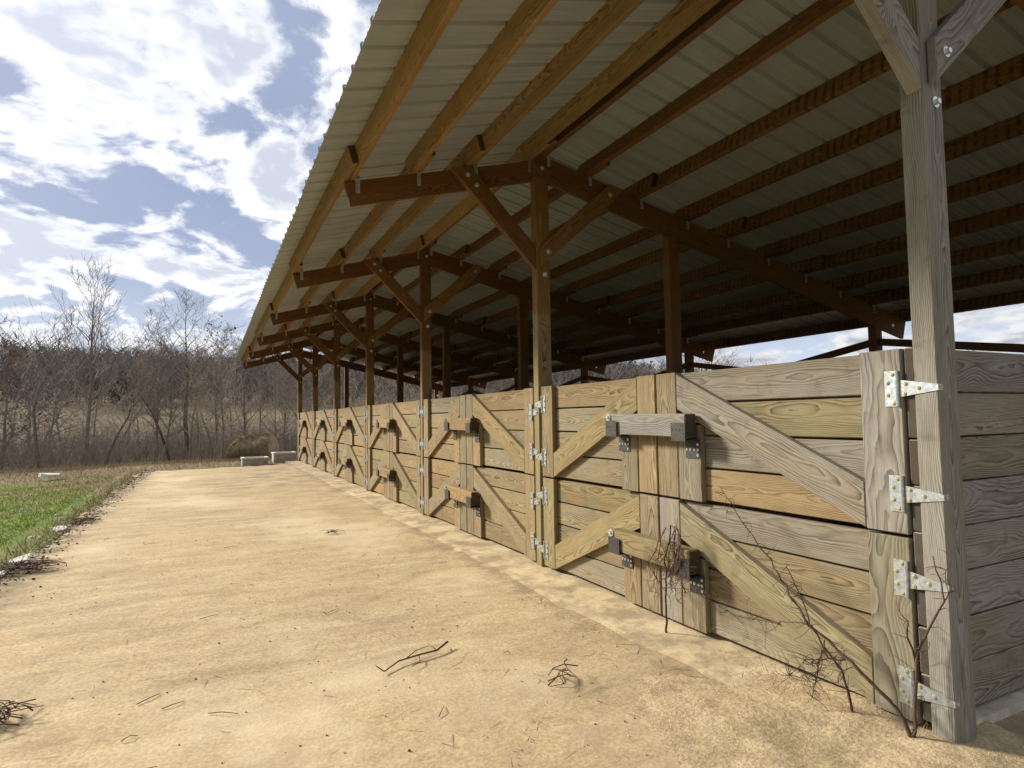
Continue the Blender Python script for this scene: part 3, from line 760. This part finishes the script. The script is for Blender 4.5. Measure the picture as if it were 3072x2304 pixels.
# far wooded ridge and the tangled undergrowth, each one mass
def far_wood():
    r = random.Random(5); out = []
    def blade(p, q, w):
        d = (q - p); s = Vector((r.gauss(0, 1), r.gauss(0, 1), 0)).cross(d)
        if s.length < 1e-6: return
        s = s.normalized() * w; out.append((p - s, p + s, q))
    for i in range(5200):
        az = r.uniform(-30, 82); D = 104 + 165 * r.random()
        if az > 44 and r.random() < .35: continue
        x, y = pol(az, D); z = terrain(x, y); H = r.uniform(6, 11) * (1.0 if az < 36 else .8); b = Vector((x, y, z))
        blade(b, b + Vector((r.gauss(0, .5), r.gauss(0, .5), H)), .10)
        for k in range(27):
            t = r.uniform(.05, .95); p = b + Vector((0, 0, H * t)); a = r.uniform(0, 6.283); l = H * .34 * (1.15 - t) + .6
            blade(p, p + Vector((math.cos(a) * l, math.sin(a) * l, l * r.uniform(.3, 1.4))), r.uniform(.035, .085))
    tris = np.array([[tuple(v) for v in t] for t in out]); o = obj('far_woodland', soup('far_woodland', tris, WOODLAND)); tag(o, 'bare grey-brown woodland covering the far ridge', kind='stuff')
    out.clear()
    for i in range(420):
        az = r.uniform(-25, 60); D = r.uniform(225, 270); x, y = pol(az, D); z = terrain(x, y); H = r.uniform(6, 10); b = Vector((x, y, z))
        for k in range(40):
            t = r.random(); rr = 1.7 * (1 - t) + .2; a = r.uniform(0, 6.283); p = b + Vector((math.cos(a) * rr, math.sin(a) * rr, H * (.15 + .85 * t))); blade(p, p * 1 + Vector((math.cos(a) * .8, math.sin(a) * .8, r.uniform(-.2, .8))), .35)
    o = obj('far_evergreens', soup('far_evergreens', np.array([[tuple(v) for v in t] for t in out]), CEDAR)); tag(o, 'dark evergreens scattered along the far ridge', kind='stuff')
far_wood()
def stems(n, seed, azr, Dr, hr, w, kids, arch=.3):
    r = np.random.default_rng(seed); out = []
    az = np.radians(r.uniform(azr[0], azr[1], n)); D = Dr[0] + (Dr[1] - Dr[0]) * r.random(n)
    X = CAM.x + D * np.sin(az); Y = CAM.y + D * np.cos(az); Z = np.array([terrain(a, b) for a, b in zip(X, Y)])
    H = r.uniform(hr[0], hr[1], n) * (.5 + r.random(n) * .6)
    base = np.stack([X, Y, Z - .05], 1); lean = r.normal(0, arch, (n, 3)); lean[:, 2] = 1; tip = base + lean * H[:, None]
    side = r.normal(0, 1, (n, 3)); side[:, 2] *= .2; side /= np.linalg.norm(side, axis=1)[:, None]; side *= w * (.6 + r.random((n, 1)))
    out.append(np.stack([base - side, base + side, tip], 1))
    for k in range(kids):
        t = r.uniform(.2, .95, (n, 1)); p = base + (tip - base) * t; d = r.normal(0, .75, (n, 3)); d[:, 2] = np.abs(d[:, 2]) * .6 + .1
        q = p + d * (H[:, None] * .38) * r.random((n, 1)); s2 = np.cross(d, r.normal(0, 1, (n, 3))); s2 /= np.linalg.norm(s2, axis=1)[:, None] + 1e-6; s2 *= w * .55
        out.append(np.stack([p - s2, p + s2, q], 1))
    return np.concatenate(out)
tag(obj('undergrowth', soup('undergrowth', np.concatenate([stems(8800, 1, (-22, 20), (31.5, 44), (.8, 2.5), .008, 8), stems(3400, 2, (-22, 75), (38, 60), (1.5, 3.6), .012, 7)]), TWIG)), 'tangled bare undergrowth among the thicket trees', kind='stuff')
tag(obj('dry_bramble', soup('dry_bramble', stems(5200, 3, (-22, 20), (30.8, 38), (.5, 1.7), .0065, 6, .5), TWIGP)), 'pale dry bramble along the foot of the thicket', kind='stuff')

# ------------------------------------------------------------------ grasses
def blades(pts, h, w, seed, lean=.5):
    r = np.random.default_rng(seed); n = len(pts); b = np.asarray(pts, float); H = h * (.45 + .8 * r.random(n))
    d = r.normal(0, lean, (n, 3)); d[:, 2] = 1; d /= np.linalg.norm(d, axis=1)[:, None]; s = r.normal(0, 1, (n, 3)); s[:, 2] = 0; s /= np.linalg.norm(s, axis=1)[:, None]
    W = w * (.6 + .8 * r.random(n)); return np.stack([b - s * W[:, None], b + s * W[:, None], b + d * H[:, None]], 1)
def patch_noise(x, y): return math.sin(x * 1.3 + 1.7 * math.sin(y * .7)) + math.sin(y * 1.1 + x * .5 + 2.) + .6 * math.sin(x * 3.1 - y * 2.3)
gr = random.Random(12); gp = []; sp = []
while len(gp) < 52000:
    y = 2.0 + 16.5 * gr.random() ** .85; x = -4.32 - 7.5 * gr.random() ** 1.25
    v = patch_noise(x, y)
    if y > 16.5 and gr.random() < .5: continue
    if x > -4.75 and gr.random() < .72: continue
    if v > -.8 or gr.random() < .10: gp.append((x, y, terrain(x, y) - .005))
    elif gr.random() < .3: sp.append((x, y, terrain(x, y)))
tag(obj('green_grass', soup('green_grass', blades(gp, .055, .0055, 4, .65), GRASS)), 'short green grass beside the apron', kind='stuff')
for i in range(16000):
    y = 18.3 + 10 * gr.random() ** 1.1; x = -15 + 17 * gr.random(); sp.append((x, y, terrain(x, y)))
for i in range(9000):
    y = 23 + 9 * gr.random(); x = -16 + 17 * gr.random(); sp.append((x, y, terrain(x, y)))
for i in range(1100):   # ragged edge of the slab
    y = 2 + 16.5 * gr.random(); x = -4.33 - abs(gr.gauss(0, .12)) + .13 * (gr.random() < .2); sp.append((x, y, -.05))
S1 = blades(sp, .16, .005, 6, .8)
nr = []
for i in range(1500): x = .20 + 1.6 * gr.random(); y = -.02 - .5 * gr.random(); nr.append((x, y, terrain(x, y)))
for i in range(160): nr.append((-.03 - .10 * abs(gr.gauss(0, 1)), .1 + 1.1 * gr.random() ** 1.6, -.012))
S2 = blades(nr, .12, .0016, 8, 1.6)
tag(obj('dry_grass', soup('dry_grass', np.concatenate([S1, S2]), STRAW)), 'dry straw-coloured grass along the thicket and slab edges', kind='stuff')
mp = []
for i in range(420):
    mp.append((-.02 - .16 * abs(gr.gauss(0, 1)), .02 + .9 * gr.random(), -.014))
for i in range(24):   # weeds growing in the crack of the slab
    t = gr.random(); mp.append((-1.06 - .52 * t + gr.gauss(0, .02), 1.25 - .53 * t + gr.gauss(0, .02), -.014))
tag(obj('corner_weeds', soup('corner_weeds', blades(mp, .035, .0022, 9, 1.2), foliage_mat('olive_weed', (.10, .095, .03), (.23, .20, .085)))), 'small olive weeds along the near door foot and slab crack', kind='stuff')

# ------------------------------------------------------------------ hay bale
def hay_bale():
    r = random.Random(9); v = []; f = []; n = 36; Lh = 1.0; rad = .60; nx = 18
    ax = Matrix.Rotation(R(-24), 4, 'Z')
    for i in range(nx + 1):
        t = i / nx; u = -Lh + 2 * Lh * t
        rr = rad * (1 - .55 * max(0, (.42 - t) / .42) ** 1.8) * (1 if 0 < t < 1 else .93)
        for k in range(n):
            a = 2 * math.pi * k / n; q = rr * (1 + .018 * math.sin(5 * a + u * 3) + r.uniform(-.012, .012)); z = q * math.sin(a) * (1.0 if math.sin(a) > 0 else .88)
            v.append((u, q * math.cos(a) * 1.06, z + rr * .88))
    for i in range(nx):
        for k in range(n): j = (k + 1) % n; f.append([i * n + k, i * n + j, i * n + n + j, i * n + n + k][::-1])
    q0 = len(v); v += [v[k] for k in range(n)] + [v[nx * n + k] for k in range(n)]
    f += [list(range(q0, q0 + n)), [q0 + n + k for k in range(n)][::-1]]
    x, y = -1.0, 27.6; m = Matrix.Translation((x, y, terrain(x, y) - .05)) @ ax
    e = empty('hay_bale', (x, y, terrain(x, y)), 'weathered round hay bale slumped on the grass past the far doors', 'hay bale')
    mt, g, b = new_mat('old_hay'); P = g.coord('Object'); px, py, pz = g.sep(P)
    nz = g.noise(g.xyz(g.mul(px, 22), g.mul(py, 4), g.mul(pz, 4)), 1, 5, .7); bl = g.noise(P, 2.2, 4, .6)
    c = g.ramp(nz, [(.3, (.22, .155, .085)), (.5, (.46, .34, .19)), (.7, (.66, .52, .32))]); c = g.mix(g.step(bl, .4, .65, 0., .5), c, (.19, .14, .085))
    g.l.new(c, b.inputs['Base Color']); b.inputs['Roughness'].default_value = .95; g.l.new(g.bump(nz, .9, .05), b.inputs['Normal'])
    body = obj('bale_body', mesh('bale_body', v, f, mt, True), e, m)
    rr = np.random.default_rng(2); n = 9000; t = rr.uniform(-.98, .98, n); a = rr.uniform(0, 2 * np.pi, n)
    tt = (t + 1) / 2; q = rad * (1 - .55 * np.maximum(0, (.42 - tt) / .42) ** 1.8)
    P0 = np.stack([t, q * np.cos(a) * 1.06, q * np.sin(a) * np.where(np.sin(a) > 0, 1, .88) + q * .88], 1)
    tang = np.stack([rr.normal(0, .5, n), -np.sin(a), np.cos(a)], 1) + rr.normal(0, .35, (n, 3)); P1 = P0 + tang * .13; side = rr.normal(0, 1, (n, 3)) * .006
    s = obj('loose_straw', soup('loose_straw', np.stack([P0 - side, P0 + side, P1], 1), STRAW), e, m); s['kind'] = 'stuff'
hay_bale()

# ------------------------------------------------------------------ low concrete troughs past the far door, pale debris
def trough(x0, x1, y0, y1, zt, label):
    e = empty('concrete_trough', ((x0 + x1) / 2, (y0 + y1) / 2, -.06), label, 'trough')
    b = MB(); t = .06
    b.box((x0, y0, -.2), (x1, y0 + t, zt - .045)); b.box((x0, y1 - t, -.2), (x1, y1, zt - .045)); b.box((x0, y0 + t, -.2), (x0 + t, y1 - t, zt - .045)); b.box((x1 - t, y0 + t, -.2), (x1, y1 - t, zt - .045)); b.box((x0 + t, y0 + t, -.2), (x1 - t, y1 - t, .05))
    obj('basin', b.mesh('basin', GREYC), e)
    b = MB(); s = .02
    b.box((x0 - s, y0 - s, zt - .044), (x1 + s, y0 + t + .02, zt)); b.box((x0 - s, y1 - t - .02, zt - .044), (x1 + s, y1 + s, zt)); b.box((x0 - s, y0 + t + .021, zt - .044), (x0 + t + .02, y1 - t - .021, zt)); b.box((x1 - t - .02, y0 + t + .021, zt - .044), (x1 + s, y1 - t - .021, zt))
    obj('rim', b.mesh('rim', PALE), e)
trough(-.72, -.02, 20.3, 20.95, .26, 'low grey trough with white rim standing against the farthest door')
trough(-1.72, -.98, 19.2, 19.8, .19, 'low grey trough with pale rim in front of the hay bale')
def slab_debris(x, y, L, W, T, rot, label, seed, tilt=.05):
    r = random.Random(seed); n = 7; pts = [(L / 2 * math.cos(2 * math.pi * k / n) * r.uniform(.75, 1.1), W / 2 * math.sin(2 * math.pi * k / n) * r.uniform(.75, 1.1)) for k in range(n)]
    v = [(p[0], p[1], 0) for p in pts] + [(p[0] * .94, p[1] * .94, T * r.uniform(.8, 1.1)) for p in pts]
    f = [list(range(n))[::-1], list(range(n, 2 * n))] + [[k, (k + 1) % n, n + (k + 1) % n, n + k] for k in range(n)]
    m = Matrix.Translation((x, y, max(terrain(x, y), -.06) + .005)) @ Matrix.Rotation(rot, 4, 'Z') @ Matrix.Rotation(tilt, 4, 'Y')
    o = obj('concrete_chunk', mesh('concrete_chunk', v, f, PALE), None, m); tag(o, label, 'rubble')
slab_debris(-6.35, 18.3, .58, .4, .09, .2, 'largest white concrete chunk lying in the grass at left', 1, .06)
slab_debris(-4.30, 6.45, .18, .60, .018, -.3, 'pale flat concrete piece at the near slab edge', 2)
slab_debris(-4.36, 5.75, .16, .30, .018, .2, 'small pale concrete piece beside the twig pile', 3)
slab_debris(-4.36, 8.4, .18, .5, .02, .1, 'pale concrete piece on the slab edge beyond the twig pile', 4)
slab_debris(-4.1, 17.9, .35, .3, .06, .5, 'white concrete piece at the far corner of the slab', 5)
wr = random.Random(31); wp = []
for i in range(330):
    x = -4.4 - 6 * wr.random() ** 1.3; y = 4.5 + 13.5 * wr.random(); wp.append((x, y))
def flakes(pts, lo, hi, z, mat, name, label, seed):
    r = random.Random(seed); b = MB()
    for x, y in pts:
        s = r.uniform(lo, hi); a = r.uniform(0, 6.28); n = 5; zz = (max(terrain(x, y), -.2) if x < -4.25 else -.014) if z is None else z; c = [(x + s * r.uniform(.5, 1) * math.cos(a + 6.283 * k / n), y + s * r.uniform(.5, 1) * math.sin(a + 6.283 * k / n)) for k in range(n)]; h = s * r.uniform(.35, .8); q = len(b.v)
        b.v += [(p[0], p[1], zz - .004) for p in c] + [(x + (p[0] - x) * .6, y + (p[1] - y) * .6, zz + h) for p in c]
        b.f += [list(range(q + n, q + 2 * n))] + [[q + k, q + (k + 1) % n, q + n + (k + 1) % n, q + n + k] for k in range(n)]
    tag(obj(name, b.mesh(name, mat)), label, kind='stuff')
flakes(wp, .015, .05, None, PALE, 'white_gravel', 'white gravel flecks scattered through the grass', 1)
ed = [(-4.18 + abs(wr.gauss(0, .10)) * wr.choice((-1, -1, 1)), 3 + 15.5 * wr.random()) for i in range(1700)]
flakes(ed, .005, .020, None, foliage_mat('rotten_leaf', (.045, .032, .022), (.14, .10, .065)), 'leaf_litter', 'dark rotten leaves and soil crumbs along the slab edge', 3)
lp = [(wr.uniform(-4.1, -.5), .3 + 13 * wr.random() ** 1.4) for i in range(380)]
flakes(lp, .0025, .010, -.014, PEBBLE, 'ground_litter', 'small dark pebbles and crumbs on the apron', 2)

lp = [(wr.uniform(-4.1, -.45), .3 + 16 * wr.random() ** 1.3) for i in range(420)]
flakes(lp, .003, .011, -.014, simple_mat('pale_pebble', (.42, .36, .27), .9, 0, .4, 20, .3), 'pale_grit', 'small pale grit scattered on the apron', 6)
st = []
for i in range(700):
    dense = wr.random() < .35
    x = -.40 - abs(wr.gauss(0, .12)) if dense else wr.uniform(-4.1, -.4); y = .4 + 14 * wr.random() ** 1.4; a = wr.uniform(0, 3.14); l = wr.uniform(.015, .07)
    p = np.array((x, y, -.0125)); u = np.array((math.cos(a), math.sin(a), .03)) * l; w_ = np.array((-math.sin(a), math.cos(a), 0)) * wr.uniform(.0008, .0020)
    st += [(p - u - w_, p - u + w_, p + u + w_), (p - u - w_, p + u + w_, p + u - w_)]
tag(obj('loose_straw_bits', soup('loose_straw_bits', np.array(st), foliage_mat('straw_bits', (.10, .07, .045), (.42, .33, .20)))), 'short bits of straw and bark strewn over the apron', kind='stuff')

# ------------------------------------------------------------------ dead sticks, twig piles, vines
def stick(name, paths, mat, label, cat, group=None, n=6):
    b = MB()
    for pts, r0, r1 in paths:
        k = len(pts); b.tube(pts, [r0 + (r1 - r0) * i / (k - 1) for i in range(k)], n)
    o = obj(name, b.mesh(name, mat, True)); tag(o, label, cat, group); return o
stick('fallen_branch', [([(-1.84, 1.80, .03), (-1.80, 1.78, 0), (-1.70, 1.86, .008), (-1.58, 1.88, .012), (-1.47, 1.90, .01), (-1.38, 1.97, .02)], .003, .006),
    ([(-1.66, 1.87, .008), (-1.58, 1.93, .02), (-1.50, 1.96, .02)], .003, .0015), ([(-1.58, 1.88, .01), (-1.60, 1.80, .006), (-1.66, 1.76, .004)], .003, .0015), ([(-1.47, 1.90, .01), (-1.50, 1.97, .03)], .0025, .001)], VINE, 'dark forked fallen branch lying on the apron in the foreground', 'branch')
sr = random.Random(41)
for i in range(20):
    x = sr.uniform(-3.8, -.7); y = .9 + 7.5 * sr.random() ** 1.5; a = sr.uniform(-.9, .9); l = sr.uniform(.03, .15)
    p = [(x, y, -.008), (x + l * .5 * math.cos(a), y + l * .5 * math.sin(a), -.004 + sr.random() * .008), (x + l * math.cos(a + .1), y + l * math.sin(a + .1), -.009)]
    stick('twig', [(p, .0022, .0014)], sr.choice([VINE, CANE, VINE]), 'small loose twig lying on the apron', 'twig', 'small twigs on the apron', 5)
def pile(name, x, y, rx, ry, n, label, h=.06):
    r = random.Random(int(abs(x * 100)) + n); paths = []
    for i in range(n):
        a = r.uniform(0, 6.28); cx, cy = x + r.gauss(0, rx * .4), y + r.gauss(0, ry * .4); l = r.uniform(.07, .26); z = r.random() * h - .01
        pts = [(cx + (t - .5) * l * math.cos(a + t * .6), cy + (t - .5) * l * math.sin(a + t * .6), z + .02 * math.sin(3 * t)) for t in (0, .35, .7, 1)]
        paths.append((pts, .0035, .0018))
    stick(name, paths, VINE, label, 'twig pile', None, 4)
pile('twig_pile', -3.50, 2.09, .22, .12, 52, 'dark pile of dry twigs on the apron at the left edge')
pile('twig_pile', -4.12, 5.5, .32, .16, 110, 'dark pile of twigs at the slab edge beside the grass', .08)
pile('twig_pile', -1.32, 5.95, .20, .05, 10, 'small scatter of twigs midway along the apron', .03)
pile('twig_pile', -4.15, 8.6, .20, .30, 60, 'twig litter on the slab edge beyond the nearer twig pile', .05)
pile('twig_pile', -1.05, 1.26, .05, .04, 7, 'little tuft of dry stems at the crack of the slab', .08)
def curl(rr, p, n=7, s=.02, start=None):
    d = start or Vector((rr.gauss(0, 1), rr.gauss(0, 1), rr.gauss(0, .7))).normalized(); pts = [Vector(p)]; ax = Vector((rr.gauss(0, 1), rr.gauss(0, 1), rr.gauss(0, 1))).normalized(); a = rr.uniform(.15, .55)
    for i in range(n): d = Matrix.Rotation(a, 3, ax) @ d; pts.append(pts[-1] + d * s)
    return pts
def vine(name, mains, label, seed, curls, span=None, jit=.012):
    rr = random.Random(seed); paths = []
    for pts, r0, r1 in mains:
        P = []
        for i in range(len(pts) - 1):
            a, b = Vector(pts[i]), Vector(pts[i + 1]); k = max(2, int((b - a).length / .035))
            P += [a.lerp(b, t / k) + Vector((rr.gauss(0, 1), rr.gauss(0, 1), rr.gauss(0, 1))) * jit * .25 for t in range(k)]
        P.append(Vector(pts[-1])); paths.append((P, r0 * 1.2, r1 * 1.25))
        for c in range(curls):
            i = rr.randrange(len(P) // 5, len(P)); paths.append((curl(rr, P[i], rr.randint(4, 9), rr.uniform(.008, .018)), .0016, .0008))
    stick(name, paths, VINE, label, 'dead vine', None, 5)
vine('dead_vine', [([(-.10, .106, -.02), (-.12, .151, .102), (-.14, .254, .187), (-.16, .318, .243), (-.17, .423, .301), (-.18, .504, .345), (-.18, .619, .493), (-.17, .719, .592), (-.16, .853, .712), (-.15, .93, .78), (-.13, 1.067, .912)], .0075, .0014),
    ([(-.12, .338, -.02), (-.15, .37, .185), (-.17, .439, .27), (-.19, .488, .351), (-.2, .515, .453), (-.2, .598, .591)], .005, .0018),
    ([(-.18, .496, .347), (-.17, .568, .345), (-.15, .741, .292), (-.13, .902, .258), (-.12, 1.014, .245), (-.1, 1.198, .262), (-.1, 1.379, .285)], .0028, .0012),
    ([(-.17, .43, .30), (-.20, .45, .20), (-.22, .47, .05)], .003, .0015), ([(-.16, .34, .25), (-.22, .50, .20), (-.25, .56, .12)], .003, .0012)], 'long leaning dead vine tangled before the nearest lower door', 3, 38)
vine('dead_vine', [([(-.10, .106, -.02), (-.08, .107, .159), (-.07, .099, .308), (-.06, .094, .356), (-.06, .064, .418), (-.06, -.008, .567), (-.05, .002, .639), (-.05, .026, .734)], .007, .002),
    ([(-.07, .099, .308), (-.09, .12, .40), (-.08, .118, .46)], .004, .0025), ([(-.06, -.004, .56), (-.06, -.03, .60), (-.055, -.02, .69)], .002, .001)], 'upright dead stem climbing beside the grey corner post', 4, 9)
hang = []
hr = random.Random(8)
hang.append(([(-.13, 1.543, -.02), (-.13, 1.535, .272), (-.135, 1.537, .412), (-.135, 1.493, .548), (-.125, 1.48, .646), (-.13, 1.422, .623), (-.13, 1.393, .565), (-.14, 1.426, .454), (-.14, 1.503, .331)], .006, .0025))
hang.append(([(-.14, 1.503, .331), (-.14, 1.588, .28), (-.14, 1.637, .323), (-.14, 1.617, .405), (-.14, 1.546, .463)], .003, .0015))
for i in range(9):
    y = hr.uniform(1.40, 1.60); z = hr.uniform(.50, .64); hang.append(([(-.125, y, z), (-.14, y + hr.gauss(0, .03), z - .09), (-.135, y + hr.gauss(0, .05), z - .20), (-.13, y + hr.gauss(0, .06), z - hr.uniform(.25, .38))], .0028, .0012))
vine('dead_vine', hang, 'tangled dead vine hanging over the nearest lower latch bar', 5, 12)
